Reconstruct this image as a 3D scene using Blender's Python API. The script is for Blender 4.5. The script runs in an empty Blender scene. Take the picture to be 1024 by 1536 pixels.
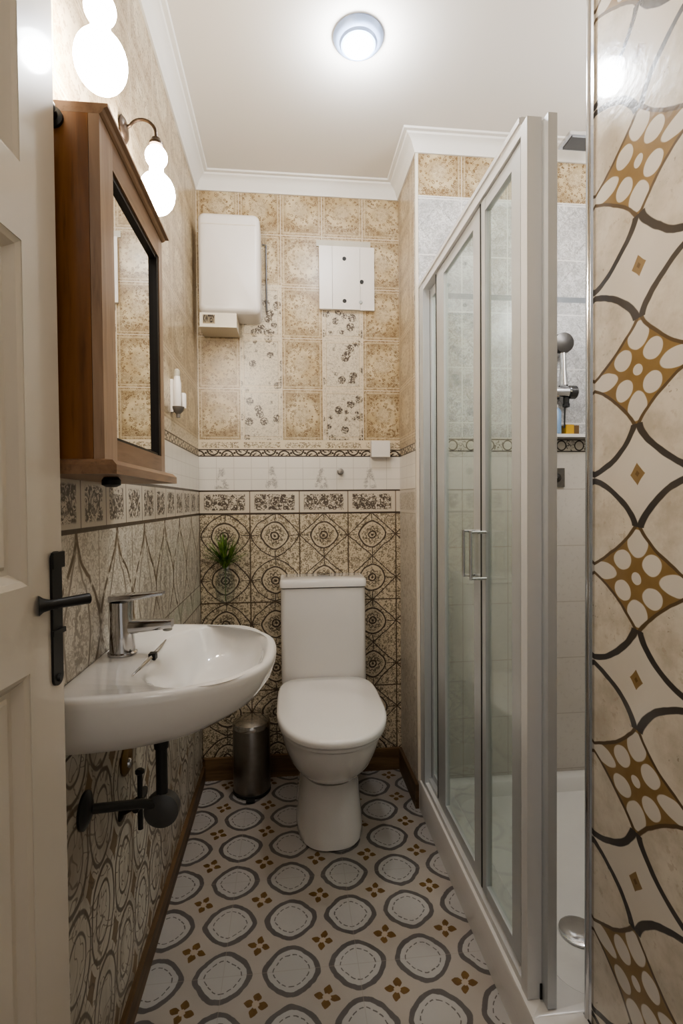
import bpy, bmesh, math, random
from mathutils import Vector, Matrix
random.seed(7)
C = bpy.context.scene.collection
PI = math.pi

# ------------------------------------------------------------------ room numbers
XL, XN, XS, XR = -0.337, 0.443, 1.25, 0.55      # left wall, niche wall, shower far side, near right wall
YB, YS, YR, YF = 1.998, 1.721, 0.886, -0.75     # back wall, shower back wall, end of right wall, behind the camera
ZC, ZB = 2.30, 2.255                            # ceiling, cornice bottom

# ------------------------------------------------------------------ node expressions
class V:
    nt = None
    def __init__(s, k): s.k = k
    @staticmethod
    def op(o, *a, clamp=False):
        n = V.nt.nodes.new('ShaderNodeMath'); n.operation = o; n.use_clamp = clamp
        for i, x in enumerate(a):
            x = x.k if isinstance(x, V) else x
            if isinstance(x, (int, float)): n.inputs[i].default_value = x
            else: V.nt.links.new(x, n.inputs[i])
        return V(n.outputs[0])
    def __add__(s, o): return V.op('ADD', s, o)
    __radd__ = __add__
    def __sub__(s, o): return V.op('SUBTRACT', s, o)
    def __rsub__(s, o): return V.op('SUBTRACT', o, s)
    def __mul__(s, o): return V.op('MULTIPLY', s, o)
    __rmul__ = __mul__
    def __truediv__(s, o): return V.op('DIVIDE', s, o)
    def __rtruediv__(s, o): return V.op('DIVIDE', o, s)
    def __pow__(s, o): return V.op('POWER', s, o)
    def abs(s): return V.op('ABSOLUTE', s)
    def floor(s): return V.op('FLOOR', s)
    def fract(s): return V.op('FRACT', s)
    def sin(s): return V.op('SINE', s)
    def cos(s): return V.op('COSINE', s)
    def min(s, o): return V.op('MINIMUM', s, o)
    def max(s, o): return V.op('MAXIMUM', s, o)
    def mod2(s): return (s * .5).fract() * 2.0          # 0 or 1 for a floored value
def sstep(x, a, b):
    n = V.nt.nodes.new('ShaderNodeMapRange'); n.interpolation_type = 'SMOOTHSTEP'
    V.nt.links.new(x.k, n.inputs['Value'])
    n.inputs['From Min'].default_value = a; n.inputs['From Max'].default_value = b
    return V(n.outputs[0])
def gt(x, a, e=.0006): return sstep(x, a - e, a + e)
def lt(x, a, e=.0006): return 1.0 - gt(x, a, e)
def line(d, w, e=.0006): return lt(d.abs(), w, e)
def cell(u, p, o=0.0): return ((u - o) / p).floor(), (((u - o) / p).fract() - .5) * p
def hyp(a, b): return V.op('SQRT', a * a + b * b)
def pnorm(a, b, p): return (a.abs() ** p + b.abs() ** p) ** (1.0 / p)
def noise(vec, scale, detail=2.0, rough=.5, dist=0.0):
    n = V.nt.nodes.new('ShaderNodeTexNoise'); V.nt.links.new(vec, n.inputs['Vector'])
    n.inputs['Scale'].default_value = scale; n.inputs['Detail'].default_value = detail
    n.inputs['Roughness'].default_value = rough; n.inputs['Distortion'].default_value = dist
    return V(n.outputs['Fac'])
def vor(vec, scale):
    n = V.nt.nodes.new('ShaderNodeTexVoronoi'); V.nt.links.new(vec, n.inputs['Vector']); n.inputs['Scale'].default_value = scale
    return V(n.outputs['Distance'])
def combine(x, y, z=0.0):
    n = V.nt.nodes.new('ShaderNodeCombineXYZ')
    for i, q in enumerate((x, y, z)):
        if isinstance(q, V): V.nt.links.new(q.k, n.inputs[i])
        else: n.inputs[i].default_value = q
    return n.outputs[0]
def mix(a, b, f):
    n = V.nt.nodes.new('ShaderNodeMix'); n.data_type = 'RGBA'
    for i, q in ((6, a), (7, b)):
        if isinstance(q, (tuple, list)): n.inputs[i].default_value = (*q, 1)
        else: V.nt.links.new(q, n.inputs[i])
    if isinstance(f, V): V.nt.links.new(f.k, n.inputs[0])
    else: n.inputs[0].default_value = f
    return n.outputs[2]
def position():
    g = V.nt.nodes.new('ShaderNodeNewGeometry'); s = V.nt.nodes.new('ShaderNodeSeparateXYZ')
    V.nt.links.new(g.outputs['Position'], s.inputs[0])
    return g.outputs['Position'], V(s.outputs[0]), V(s.outputs[1]), V(s.outputs[2])

def new_mat(name):
    m = bpy.data.materials.new(name); m.use_nodes = True
    V.nt = m.node_tree
    b = m.node_tree.nodes['Principled BSDF']
    return m, b
def setcol(b, c):
    if isinstance(c, (tuple, list)): b.inputs['Base Color'].default_value = (*c, 1)
    else: V.nt.links.new(c, b.inputs['Base Color'])
def bump(b, h, strength=.3, dist=.002):
    n = V.nt.nodes.new('ShaderNodeBump'); n.inputs['Strength'].default_value = strength; n.inputs['Distance'].default_value = dist
    V.nt.links.new(h.k, n.inputs['Height']); V.nt.links.new(n.outputs[0], b.inputs['Normal'])
def plain(name, col, rough=.4, metal=0.0, vary=.06, scale=30, coat=0.0, bumpy=0.0):
    m, b = new_mat(name)
    tc = V.nt.nodes.new('ShaderNodeTexCoord').outputs['Object']
    n = noise(tc, scale, 3)
    dark = tuple(c * (1 - vary) for c in col); lite = tuple(min(1, c * (1 + vary)) for c in col)
    setcol(b, mix(dark, lite, n))
    b.inputs['Roughness'].default_value = rough; b.inputs['Metallic'].default_value = metal
    if coat: b.inputs['Coat Weight'].default_value = coat; b.inputs['Coat Roughness'].default_value = .05
    if bumpy: bump(b, n, bumpy, .002)
    return m
def emis(name, col, s):
    m, b = new_mat(name)
    setcol(b, (.9, .9, .9)); b.inputs['Emission Color'].default_value = (*col, 1); b.inputs['Emission Strength'].default_value = s
    return m

# ------------------------------------------------------------------ tile materials
CREAM = (.62, .55, .45); INK = (.055, .036, .024); TAN = (.45, .345, .20); TANL = (.62, .52, .35)
WHITE = (.70, .66, .60)

def filigree(vec, s, w, dist=2.2):
    n = noise(vec, s, 1.2, .45, dist)
    return line(n - .5, w, w * .6)

def curls(vec, s, r=.33, w=.07, cut=.47):
    """broken little arcs, like brushed scrolls"""
    a = line(vor(vec, s) - r, w, .05) * gt(noise(vec, s * .62, 1), cut, .03)
    return a

def upper_zone(pos, u, z, u0, pitch, flowers=True, pale=0.0, white=False):
    """tan lace tiles above the vine border"""
    iu, cu = cell(u, pitch, u0); iz, cz = cell(z, .1965, 1.309)
    vec = combine(u, z)
    lace = curls(vec, 95, .34, .10, .44)
    lace2 = filigree(vec, 95, .11, 3.0)
    r = hyp(cu, cz)
    cloud = noise(vec, 11, 3)
    base = mix(TAN, TANL, sstep(cloud, .35, .68))
    if white: base = mix((.44, .41, .36), (.58, .55, .50), sstep(cloud, .3, .7))
    if pale: base = mix(base, (.62, .56, .46), pale)
    dark = (.17, .105, .05) if not white else (.32, .29, .25)
    ringw = sstep((r - .048).abs(), 0.0, .03)
    col = mix(base, dark, (lace * .80 + lace2 * .62 * ringw).min(.92) * (1 - pale * .45))
    col = mix(col, (.72, .62, .44), lt(r, .028, .012) * .35)
    if flowers:
        odd = gt(iu.mod2(), .5) * lt(z, 1.905)
        v = vor(combine(u, z), 25)
        blob = lt(v, .40, .04)
        f = noise(vec, 150, 2, .6, 1.0)
        ink = blob * gt(f, .47, .05)
        inner = filigree(vec, 48, .03)
        wcol = mix((.62, .55, .43), (.085, .065, .05), (ink + inner * .35 + lace * .25).min(1.0))
        col = mix(col, wcol, odd)
    # tile rim lines and grout
    eu = pitch * .5 - cu.abs(); ez = .09825 - cz.abs()
    e = eu.min(ez)
    col = mix(col, (.66, .55, .38), line(e - .010, .0030, .002) * .45)
    col = mix(col, (.30, .22, .13), line(e - .0145, .0008, .0008) * .65)
    col = mix(col, (.70, .61, .47), lt(e, .0020, .001) * .8)
    col = mix(col, (.30, .24, .17), lt(e, .0006, .0006) * .4)
    return col

def lace_strip(u, z):
    vec = combine(u, z)
    l = gt(noise(vec, 140, 2, .6, 1.2), .52, .04)
    iu, cu = cell(u, .158, XL + .003)
    m = lt(cu.abs(), .070, .002) * gt(z, 1.279) * lt(z, 1.302)
    return mix((.66, .57, .42), (.17, .12, .07), l * m * .85)

def vine_border(u, z, soft=1.0):
    """black vine on cream, 1.246 .. 1.274"""
    iu, cu = cell(u, .054, XL)
    zz = z - 1.260
    par = iu.mod2() * 2.0 - 1.0
    a = hyp(cu - .027, zz + .014 * par); b = hyp(cu + .027, zz - .014 * par)
    arcs = line(a - .022, .0027).max(line(b - .022, .0027)).max(line(a - .011, .0022)).max(lt(hyp(cu, zz), .0042))
    dg = line(cu * .52 + zz * par, .0014)
    nz = gt(noise(combine(u, z), 110, 2, .5, 1.5), .62, .03) * .7
    edges = line(zz - .0125, .0024).max(line(zz + .0125, .0022))
    f = arcs.max(dg).max(nz).max(edges)
    return mix((.60, .52, .40), (.045, .03, .02), f * soft)

def white_band(u, z, u0, motifs=True):
    iu, cu = cell(u, .066, u0); iz, cz = cell(z, .044, 1.114)
    e = (.033 - cu.abs()).min(.022 - cz.abs())
    col = mix(WHITE, (.74, .70, .64), noise(combine(u, z), 9, 2))
    col = mix(col, (.48, .44, .39), lt(e, .0011, .0007) * .65)
    if motifs:
        ju, du = cell(u, .191, XL - .01)
        dz = z - 1.158
        hgt = lt(du.abs() + 0.25 * (dz + .03), .026, .006) * gt(dz, -.036, .004) * lt(dz, .05, .004)
        sk = filigree(combine(u, z), 150, .09, 1.5) * hgt * gt(noise(combine(u, z), 45, 1), .47, .06)
        col = mix(col, (.25, .23, .21), sk * .75)
    return col

def frieze(u, z, u0, pitch, cream=CREAM):
    """dark floral rectangles, 1.026 .. 1.114"""
    iu, cu = cell(u, pitch, u0); dz = z - 1.070
    vec = combine(u, z)
    n = noise(vec, 78, 1.5, .5, 2.6)
    fl = curls(vec, 62, .34, .13, .40).max(gt(n, .54, .025))
    rings = line(hyp((((u - u0) / (pitch / 3)).fract() - .5) * (pitch / 3), dz) - .016, .003)
    m = lt(cu.abs(), pitch * .5 - .018, .003) * lt(dz.abs(), .031, .003)
    col = mix(cream, INK, (fl * .92).max(rings * .6) * m)
    e = pitch * .5 - cu.abs()
    col = mix(col, (.10, .07, .045), lt(e, .0018, .0008) * .85)
    return col

def black_lines(col, z, lines, c=(.06, .042, .03)):
    for zz, w in lines: col = mix(col, c, line(z - zz, w))
    return col

def medallions(pos, u, z):
    """back wall dado: rosettes in rounded diamonds with filigree"""
    P = .1905
    wob = noise(combine(u, z), 14, 2) - .5
    u2 = u + wob * .016; wob2 = noise(combine(z + 3.0, u), 14, 2) - .5; z2 = z + wob2 * .016
    iu, cu = cell(u2, P, XL); iz, cz = cell(z2, .172, .682)
    vec = combine(u, z)
    fil = curls(vec, 78, .36, .085, .45).max(curls(vec, 121, .30, .10, .48)).max(filigree(vec, 34, .018, 2.2))
    med = pnorm(cu / .052, cz / .052, 1.7)
    ring = line(med - 1.0, .055, .02)
    q = (cu / (P * .5)).abs() + (cz / .086).abs()
    dia = line(q - 1.0, .030, .012)
    lat = dia * gt(iu, 1.5) + line(pnorm(cu / .0925, cz / .083, 1.45) - 1.0, .026, .012) * lt(iu, 1.5)
    stem = line(cu, .0016) * gt(cz.abs(), .056) + line(cz, .0014) * gt(cu.abs(), .058)
    r = hyp(cu, cz)
    rose = line(r - .014, .0028, .001).max(lt(r, .005, .001))
    petal = line(r - .026 - .004 * (V.op('ARCTAN2', cz, cu) * 9.0).sin(), .0022, .001) * .8
    clear = lt((med - .88).abs(), .06, .03)
    base = mix((.56, .47, .33), (.66, .58, .45), noise(vec, 7, 3))
    col = mix(base, (.10, .07, .04), fil * .80 * (1 - clear * .8))
    f = ring.max(lat).max(stem).max(rose).max(petal)
    col = mix(col, INK, f.min(1.0) * .95)
    ju, du = cell(u, P, XL); jz, dz = cell(z, .344, .682)
    e = (P * .5 - du.abs()).min(.172 - dz.abs())
    col = mix(col, (.085, .055, .03), lt(e, .0024, .001) * .95)
    return col

def ring_lattice(u, z, pu, pz, u0, z0, ink, gold, base, inner=True):
    wob = noise(combine(u, z), 12, 2) - .5
    u2 = u + wob * .02; z2 = z - wob * .02
    iu, cu = cell(u2, pu, u0); iz, cz = cell(z2, pz, z0)
    m = pnorm(cu / (pu * .5), cz / (pz * .5), 2.2)
    f = line(m - .93, .05, .02)
    if inner: f = f.max(line(m - .58, .035, .02))
    iu2, du = cell(u2, pu, u0 + pu * .5); iz2, dz = cell(z2, pz, z0 + pz * .5)
    g = lt(pnorm(du / (pu * .18), dz / (pz * .20), .8), 1.0, .05)
    return mix(mix(base, gold, g * .85), ink, f * .85)

def tile_principled(m, b, col, rough=.28, bh=None):
    setcol(b, col); b.inputs['Roughness'].default_value = rough
    if bh is not None: bump(b, bh, .25, .0015)

def mat_back():
    m, b = new_mat('back_wall_tiles'); pos, x, y, z = position()
    c = medallions(pos, x, z)
    c = mix(c, frieze(x, z, XL, .1905), gt(z, 1.026))
    c = mix(c, white_band(x, z, XL), gt(z, 1.114))
    c = black_lines(c, z, ((1.026, .0036), (1.114, .0030)))
    c = mix(c, vine_border(x, z), gt(z, 1.2455))
    c = mix(c, lace_strip(x, z), gt(z, 1.2745))
    c = mix(c, upper_zone(pos, x, z, XL + .003, .158), gt(z, 1.309))
    tile_principled(m, b, c, .32, noise(combine(x, z), 60, 2)); return m

def mat_left():
    m, b = new_mat('left_wall_tiles'); pos, x, y, z = position()
    u = y
    vec = combine(u, z)
    base = mix((.60, .56, .49), (.73, .69, .62), noise(vec, 6, 3))
    # lower dado: double rings and brown marks
    low = ring_lattice(u, z, .118, .172, .06, .08, (.10, .075, .05), (.22, .13, .045), base)
    low = mix(low, (.16, .115, .075), filigree(vec, 22, .020, 1.2) * .7)
    low = mix((.19, .13, .075), low, sstep(noise(combine(u * 1.0, z * .35), 14, 3), .25, .55) * .5 + .45)
    # lancet tiles above
    P = .196
    wob = noise(vec, 16, 2) - .5
    iu, cu = cell(u + wob * .02, P, .758); iz, cz = cell(z + wob * .02, .344, .682)
    w = P * .25 * (1.0 + (cz * (2 * PI / .344)).cos())
    d = cu.abs() - w
    lan = line(d, .0055, .002) * gt(noise(vec, 40, 2), .40, .08)
    inner = line(cu.abs() - w * .55, .0035, .002)
    fill = filigree(vec, 46, .055, 2.6)
    leaf = lt(pnorm(cu / .022, (cz + .01) / .07, 1.4), 1.0, .1) * gt(noise(vec, 90, 2), .48, .04)
    tall = mix(base, (.14, .10, .06), (lan.max(inner * .75).max(fill * .42).max(curls(vec, 60, .34, .09, .46) * .5).max(leaf * .6)))
    tall = mix(tall, (.42, .46, .36), lt(z, .76, .02) * gt(noise(vec, 18, 2), .45, .1) * .5)
    ju, du = cell(u, P, .758)
    tall = mix(tall, (.20, .15, .10), lt(P * .5 - du.abs(), .0016, .0008) * .8)
    c = mix(low, tall, gt(z, .682))
    c = black_lines(c, z, ((.682, .0024), (.755, .0016)), (.11, .08, .055))
    c = mix(c, frieze(u, z, .758, .118, (.58, .53, .46)), gt(z, 1.026))
    c = mix(c, white_band(u, z, .758, False), gt(z, 1.114))
    c = black_lines(c, z, ((1.026, .0040), (1.114, .0036)), (.075, .055, .04))
    c = mix(c, vine_border(u, z), gt(z, 1.2455))
    up = upper_zone(pos, u, z, .01, .196, False, .30)
    c = mix(c, mix((.60, .52, .40), (.22, .17, .11), gt(noise(vec, 120, 2), .54, .05) * .6), gt(z, 1.2745))
    c = mix(c, up, gt(z, 1.309))
    tile_principled(m, b, c, .30, noise(vec, 60, 2)); return m

def mat_niche():
    m, b = new_mat('niche_wall_tiles'); pos, x, y, z = position()
    u = y; vec = combine(u, z)
    base = mix((.54, .50, .44), (.66, .62, .56), noise(vec, 6, 3))
    iu, cu = cell(u, .14, .02); iz, cz = cell(z, .172, .682)
    q = (cu / .07).abs() + (cz / .086).abs()
    f = filigree(vec, 60, .05, 2.4) * .5 + line(q - .75, .04, .02) * .45 + line(hyp(cu, cz) - .02, .003, .002) * .5
    c = mix(base, (.24, .20, .15), f.max(curls(vec, 60, .34, .09, .45) * .8).min(1.0) * .75)
    fr = gt(noise(vec, 78, 1.5, .5, 2.6), .48, .03) * lt((z - 1.07).abs(), .033, .002)
    c = mix(c, mix(base, (.22, .18, .13), fr * .6), gt(z, 1.026))
    c = mix(c, white_band(u, z, .758, False), gt(z, 1.114))
    c = black_lines(c, z, ((1.114, .0016), (1.026, .001)), (.30, .26, .2))
    c = mix(c, vine_border(u, z), gt(z, 1.2455))
    c = mix(c, upper_zone(pos, u, z, .04, .196, False, .40), gt(z, 1.2745))
    tile_principled(m, b, c, .30, noise(vec, 60, 2)); return m

def mat_shower(axis):
    m, b = new_mat('shower_tiles_' + axis); pos, x, y, z = position()
    u = x if axis == 'x' else y; vec = combine(u, z)
    iu, cu = cell(u, .1635, .602 - .1635); iz, cz = cell(z, .2, .108)
    e = (.08175 - cu.abs()).min(.1 - cz.abs())
    low = mix((.58, .54, .49), (.68, .64, .59), noise(vec, 8, 3))
    low = mix(low, (.46, .42, .38), gt(noise(vec, 70, 2), .62, .03) * .25)
    low = mix(low, (.40, .35, .30), lt(e, .0014, .0008) * .7)
    iu, cu = cell(u, .1635, .602 - .1635); iz, cz = cell(z, .19, 1.34)
    e = (.08175 - cu.abs()).min(.095 - cz.abs())
    up = mix((.42, .42, .425), (.66, .66, .66), sstep(noise(vec, 9, 5, .62), .3, .65))
    up = mix(up, (.27, .265, .26), (filigree(vec, 38, .045, 2.6).max(curls(vec, 70, .34, .08, .46)) * .55 + line((cu / .082).abs() + (cz / .095).abs() - .8, .03, .03) * .3).min(1.0))
    up = mix(up, (.36, .35, .34), gt(noise(vec, 90, 2), .60, .03) * .35)
    up = mix(up, (.70, .69, .67), lt(e, .002, .001))
    up = mix(up, mix((.16, .18, .20), (.26, .28, .30), noise(vec, 30, 2)), line(z - 1.773, .0095))
    c = mix(low, up, gt(z, 1.29))
    # ringed border
    iu, cu = cell(u, .066, .60); zz = z - 1.262
    f = line(hyp(cu, zz) - .0165, .0022).max(line(zz - .0205, .0022)).max(line(zz + .0205, .0022))
    f = f.max(gt(noise(vec, 90, 2, .5, 1.5), .56, .03) * gt(cu.abs(), .0165) * .9)
    c = mix(c, mix((.56, .52, .46), (.05, .04, .035), f), lt(zz.abs(), .0225))
    c = mix(c, upper_zone(pos, u, z, .602 - .1635, .1635, False, 0), gt(z, 2.108))
    c = mix(c, (.70, .68, .64), line(z - 2.108, .002))
    tile_principled(m, b, c, .25, noise(vec, 60, 2)); return m

def mat_right():
    m, b = new_mat('right_wall_stone_mosaic'); pos, x, y, z = position()
    vec = combine(y, z)
    w1 = noise(vec, 9, 3) - .5; w2 = noise(combine(z + 7.0, y), 9, 3) - .5
    u = y - .757 + w1 * .016; v = z - .945 + w2 * .016
    A, B = .126, .0818                                   # half pitches
    # discs
    ix, cx = cell(u, 2 * A, 0.0); iv, cv = cell(v, 2 * B, 0.0)
    # interstices: centre at multiples of the pitch, alternately flower and star
    jx, ax = cell(u, 2 * A, A); jv, av = cell(v, 2 * B, B)
    star = gt((jv + 1.0).mod2(), .5)                      # 0 flower, 1 star
    ex = 1.22 + .26 * star
    d = ((cx / A).abs() ** ex + (cv / B).abs() ** ex) ** (1.0 / ex)
    a = ax / A; bb = av / B
    stone = mix((.46, .41, .335), (.63, .58, .50), sstep(noise(vec, 10, 6, .68), .32, .62))
    stone = mix(stone, (.40, .33, .25), gt(noise(vec, 55, 4, .65), .60, .04) * gt(noise(vec, 7, 2), .50, .1) * .55)
    stone = mix(stone, (.22, .18, .14), gt(noise(vec, 95, 3, .6), .655, .02) * gt(noise(vec, 6, 2), .53, .05) * .7)
    gold = mix((.19, .12, .045), (.29, .195, .085), noise(vec, 30, 3))
    cream = mix((.56, .52, .46), (.64, .60, .54), noise(vec, 12, 2))
    # petals
    aa, ab = a.abs(), bb.abs()
    p_ax = pnorm((aa - .66) / .27, ab / .19, 1.8).min(pnorm((ab - .68) / .27, aa / .185, 1.8))
    p_dg = pnorm((aa - .27) / .170, (ab - .31) / .205, 2.0)
    p_c = pnorm(aa / .085, ab / .115, 2.0)
    pet = lt(p_ax.min(p_dg).min(p_c), 1.0, .05)
    flower = mix(gold, cream, pet)
    q = pnorm(aa / .13, ab / .21, .95)
    st = mix(cream, gold, lt(q, 1.0, .05))
    st = mix(st, (.12, .07, .02), lt(q, .3, .05) * .8)
    inter = mix(flower, st, star)
    inkc = mix((.035, .035, .04), (.075, .06, .045), noise(vec, 14, 2))
    outline = lt((d - .955).abs() - .028 * star, .036, .010)
    col = mix(inter, stone, lt(d, .965, .01))
    ring = mix(mix(inkc, (.16, .10, .04), (1.0 - star) * .55), inkc, star)
    col = mix(col, ring, outline)
    tile_principled(m, b, col, .20, noise(vec, 60, 3)); b.inputs['Coat Weight'].default_value = .25
    return m

def mat_floor():
    m, b = new_mat('floor_ring_tiles'); pos, x, y, z = position()
    vec = combine(x, y)
    w1 = noise(vec, 26, 3) - .5; w2 = noise(combine(y + 5.0, x), 26, 3) - .5
    u = x + w1 * .012; v = y + w2 * .012
    PX, PY = .1535, .1445
    ix, cx = cell(u, PX, -.003 - PX / 2); iy, cy = cell(v, PY, 1.154 - PY / 2)
    r = pnorm(cx, cy * 1.03, 1.62)
    base = mix((.36, .32, .28), (.45, .41, .37), noise(vec, 8, 4))
    disc = mix((.40, .385, .37), (.47, .455, .44), noise(vec, 10, 3))
    c = mix(base, disc, lt(r, .057))
    grey = mix((.105, .095, .092), (.155, .14, .135), noise(vec, 40, 3))
    c = mix(c, grey, line(r - .0610, .0062, .0008))
    ang = V.op('ARCTAN2', cy, cx)
    dash = gt((ang * 15.0).sin() + (noise(vec, 60, 2) - .5) * 1.5, -.45, .15)
    c = mix(c, (.10, .085, .075), line(r - .0415, .0013, .0007) * dash * .9)
    jx, ax = cell(u, PX, -.003); jy, ay = cell(v, PY, 1.154)
    ca, sa = math.cos(.25), math.sin(.25)
    rx = ax * ca - ay * sa; ry = ax * sa + ay * ca
    k, o = rx.abs(), ry.abs()
    big, sm = k.max(o), k.min(o)
    pet = lt(pnorm((big - .0160) / .0120, sm / .0090, 1.35), 1.0, .06)
    brown = mix((.10, .05, .015), (.22, .125, .035), noise(vec, 60, 2))
    c = mix(c, brown, pet)
    c = mix(c, (.44, .37, .30), lt(pnorm(k, o, 1.4), .0085, .001))
    # hairline joints
    tx, gx = cell(x, PX * 2, .151); ty, gy = cell(y, PY * 2, 1.154)
    e = (PX - gx.abs()).min(PY - gy.abs())
    c = mix(c, (.34, .30, .26), lt(e, .0008, .0006) * .5)
    tile_principled(m, b, c, .42, noise(vec, 50, 2)); return m

def mat_wood(name, c1, c2, axis='z', rough=.35, scale=1.0):
    m, b = new_mat(name)
    tc = V.nt.nodes.new('ShaderNodeTexCoord').outputs['Object']
    s = V.nt.nodes.new('ShaderNodeSeparateXYZ'); V.nt.links.new(tc, s.inputs[0])
    X, Y, Z = (V(s.outputs[i]) for i in range(3))
    k = {'x': (.08, 1, 1), 'y': (1, .08, 1), 'z': (1, 1, .08)}[axis]
    vec = combine(X * k[0], Y * k[1], Z * k[2])
    n = noise(vec, 28 * scale, 4, .6, .6); n2 = noise(vec, 110 * scale, 3, .6)
    c = mix(c1, c2, sstep(n, .32, .68)); c = mix(c, tuple(q * .55 for q in c1), sstep(n2, .52, .75) * .6)
    setcol(b, c); b.inputs['Roughness'].default_value = rough; bump(b, n2, .12, .001)
    return m

def mat_glass(name, tint=(.80, .88, .85), haze=.05):
    m = bpy.data.materials.new(name); m.use_nodes = True; nt = m.node_tree; nt.nodes.clear(); V.nt = nt
    N = nt.nodes.new
    out = N('ShaderNodeOutputMaterial'); tr = N('ShaderNodeBsdfTransparent'); tr.inputs[0].default_value = (*tint, 1)
    gl = N('ShaderNodeBsdfGlossy'); gl.inputs['Roughness'].default_value = .03
    df = N('ShaderNodeBsdfDiffuse'); df.inputs[0].default_value = (.62, .68, .66, 1)
    fr = N('ShaderNodeFresnel'); gb = N('ShaderNodeNewGeometry'); bf = V(gb.outputs['Backfacing']); nt.links.new((1.35 - bf * (1.35 - 1 / 1.35)).k, fr.inputs[0])
    m1 = N('ShaderNodeMixShader'); m2 = N('ShaderNodeMixShader')
    g = N('ShaderNodeNewGeometry')
    hz = noise(g.outputs['Position'], 6, 2)
    hv = hz * (haze * 2)
    nt.links.new(hv.k, m1.inputs[0]); nt.links.new(tr.outputs[0], m1.inputs[1]); nt.links.new(df.outputs[0], m1.inputs[2])
    nt.links.new(fr.outputs[0], m2.inputs[0]); nt.links.new(m1.outputs[0], m2.inputs[1]); nt.links.new(gl.outputs[0], m2.inputs[2])
    nt.links.new(m2.outputs[0], out.inputs[0])
    return m

M = dict(
    back=mat_back(), left=mat_left(), niche=mat_niche(), shx=mat_shower('x'), shy=mat_shower('y'), right=mat_right(), floor=mat_floor(),
    ceiling=plain('ceiling_paint', (.74, .71, .665), .7, vary=.02, scale=3),
    cornice=plain('cornice_plaster', (.78, .76, .72), .6, vary=.02),
    hall=plain('hall_paint', (.55, .50, .44), .8),
    skirt=mat_wood('skirting_wood', (.10, .06, .03), (.19, .115, .06), 'y', .5),
    skirtx=mat_wood('skirting_wood_back', (.13, .075, .035), (.24, .145, .07), 'x', .5),
    door=plain('door_cream_gloss', (.64, .585, .50), .25, vary=.05, scale=8, coat=.3, bumpy=.05),
    black=plain('black_iron', (.012, .012, .012), .45, vary=.2),
    wood=mat_wood('cabinet_side_pine', (.17, .066, .016), (.29, .125, .036), 'z', .35),
    woodf=mat_wood('cabinet_front_pine', (.22, .125, .07), (.32, .20, .12), 'y', .35),
    woodfz=mat_wood('cabinet_front_pine_upright', (.27, .17, .11), (.40, .275, .19), 'z', .3),
    dark=plain('dark_recess', (.018, .013, .010), .5),
    china=plain('white_china', (.80, .78, .755), .08, vary=.01, coat=.5),
    chinat=plain('toilet_china', (.76, .73, .70), .12, vary=.01, coat=.4),
    seat=plain('seat_plastic', (.78, .75, .72), .2, vary=.01, coat=.2),
    plastic=plain('white_plastic', (.74, .70, .66), .35, vary=.02),
    plasticw=plain('warm_white_plastic', (.72, .66, .56), .4, vary=.03),
    chrome=plain('chrome', (.62, .62, .63), .10, 1.0, vary=.03),
    steel=plain('brushed_steel', (.30, .28, .26), .28, 1.0, vary=.15, scale=60),
    steell=plain('polished_lid_steel', (.62, .60, .57), .18, 1.0, vary=.05),
    alu=plain('satin_aluminium', (.58, .60, .615), .42, .55, vary=.03),
    aluw=plain('silver_white_profile', (.68, .68, .68), .40, .25, vary=.02),
    alug=plain('grey_aluminium', (.34, .35, .33), .42, .6, vary=.04),
    seal=plain('black_rubber_seal', (.015, .015, .014), .6),
    pipe=plain('dark_grey_pipe', (.045, .045, .045), .32, .4, vary=.1),
    pipel=plain('grey_pipe', (.11, .11, .11), .35, .3, vary=.1),
    brass=plain('aged_brass', (.24, .15, .06), .4, .7, vary=.25),
    bronze=plain('dark_bronze', (.05, .035, .025), .35, .8, vary=.2),
    globe=emis('opal_glass_lit', (1.0, .91, .79), 75.0),
    led=emis('led_diffuser', (.92, .96, 1.0), 60.0),
    ledring=plain('lamp_housing', (.36, .46, .68), .35, .1, vary=.04),
    glass=mat_glass('shower_glass', (.90, .945, .92), .075), clear=mat_glass('clear_glass', (.975, .985, .98), .012),
    tray=plain('white_acrylic', (.72, .70, .68), .2, vary=.02, coat=.3),
    blue=plain('blue_bottle', (.22, .34, .52), .3), yellow=plain('yellow_soap', (.55, .32, .03), .4), grey=plain('grey_metal_plate', (.16, .15, .135), .4, .5, vary=.3, scale=60),
    ink=plain('dark_print', (.05, .04, .03), .6), stemg=plain('green_stem', (.10, .14, .04), .5),
)
def mat_leaf():
    m, b = new_mat('leaf_green')
    tc = V.nt.nodes.new('ShaderNodeTexCoord').outputs['Object']
    setcol(b, mix((.03, .085, .015), (.20, .32, .06), sstep(noise(tc, 40, 2), .3, .7)))
    b.inputs['Roughness'].default_value = .4; return m
M['leaf'] = mat_leaf()
def mat_mirror():
    m, b = new_mat('mirror_glass'); setcol(b, (.86, .86, .84)); b.inputs['Metallic'].default_value = 1; b.inputs['Roughness'].default_value = .01; return m
M['mirror'] = mat_mirror()

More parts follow.
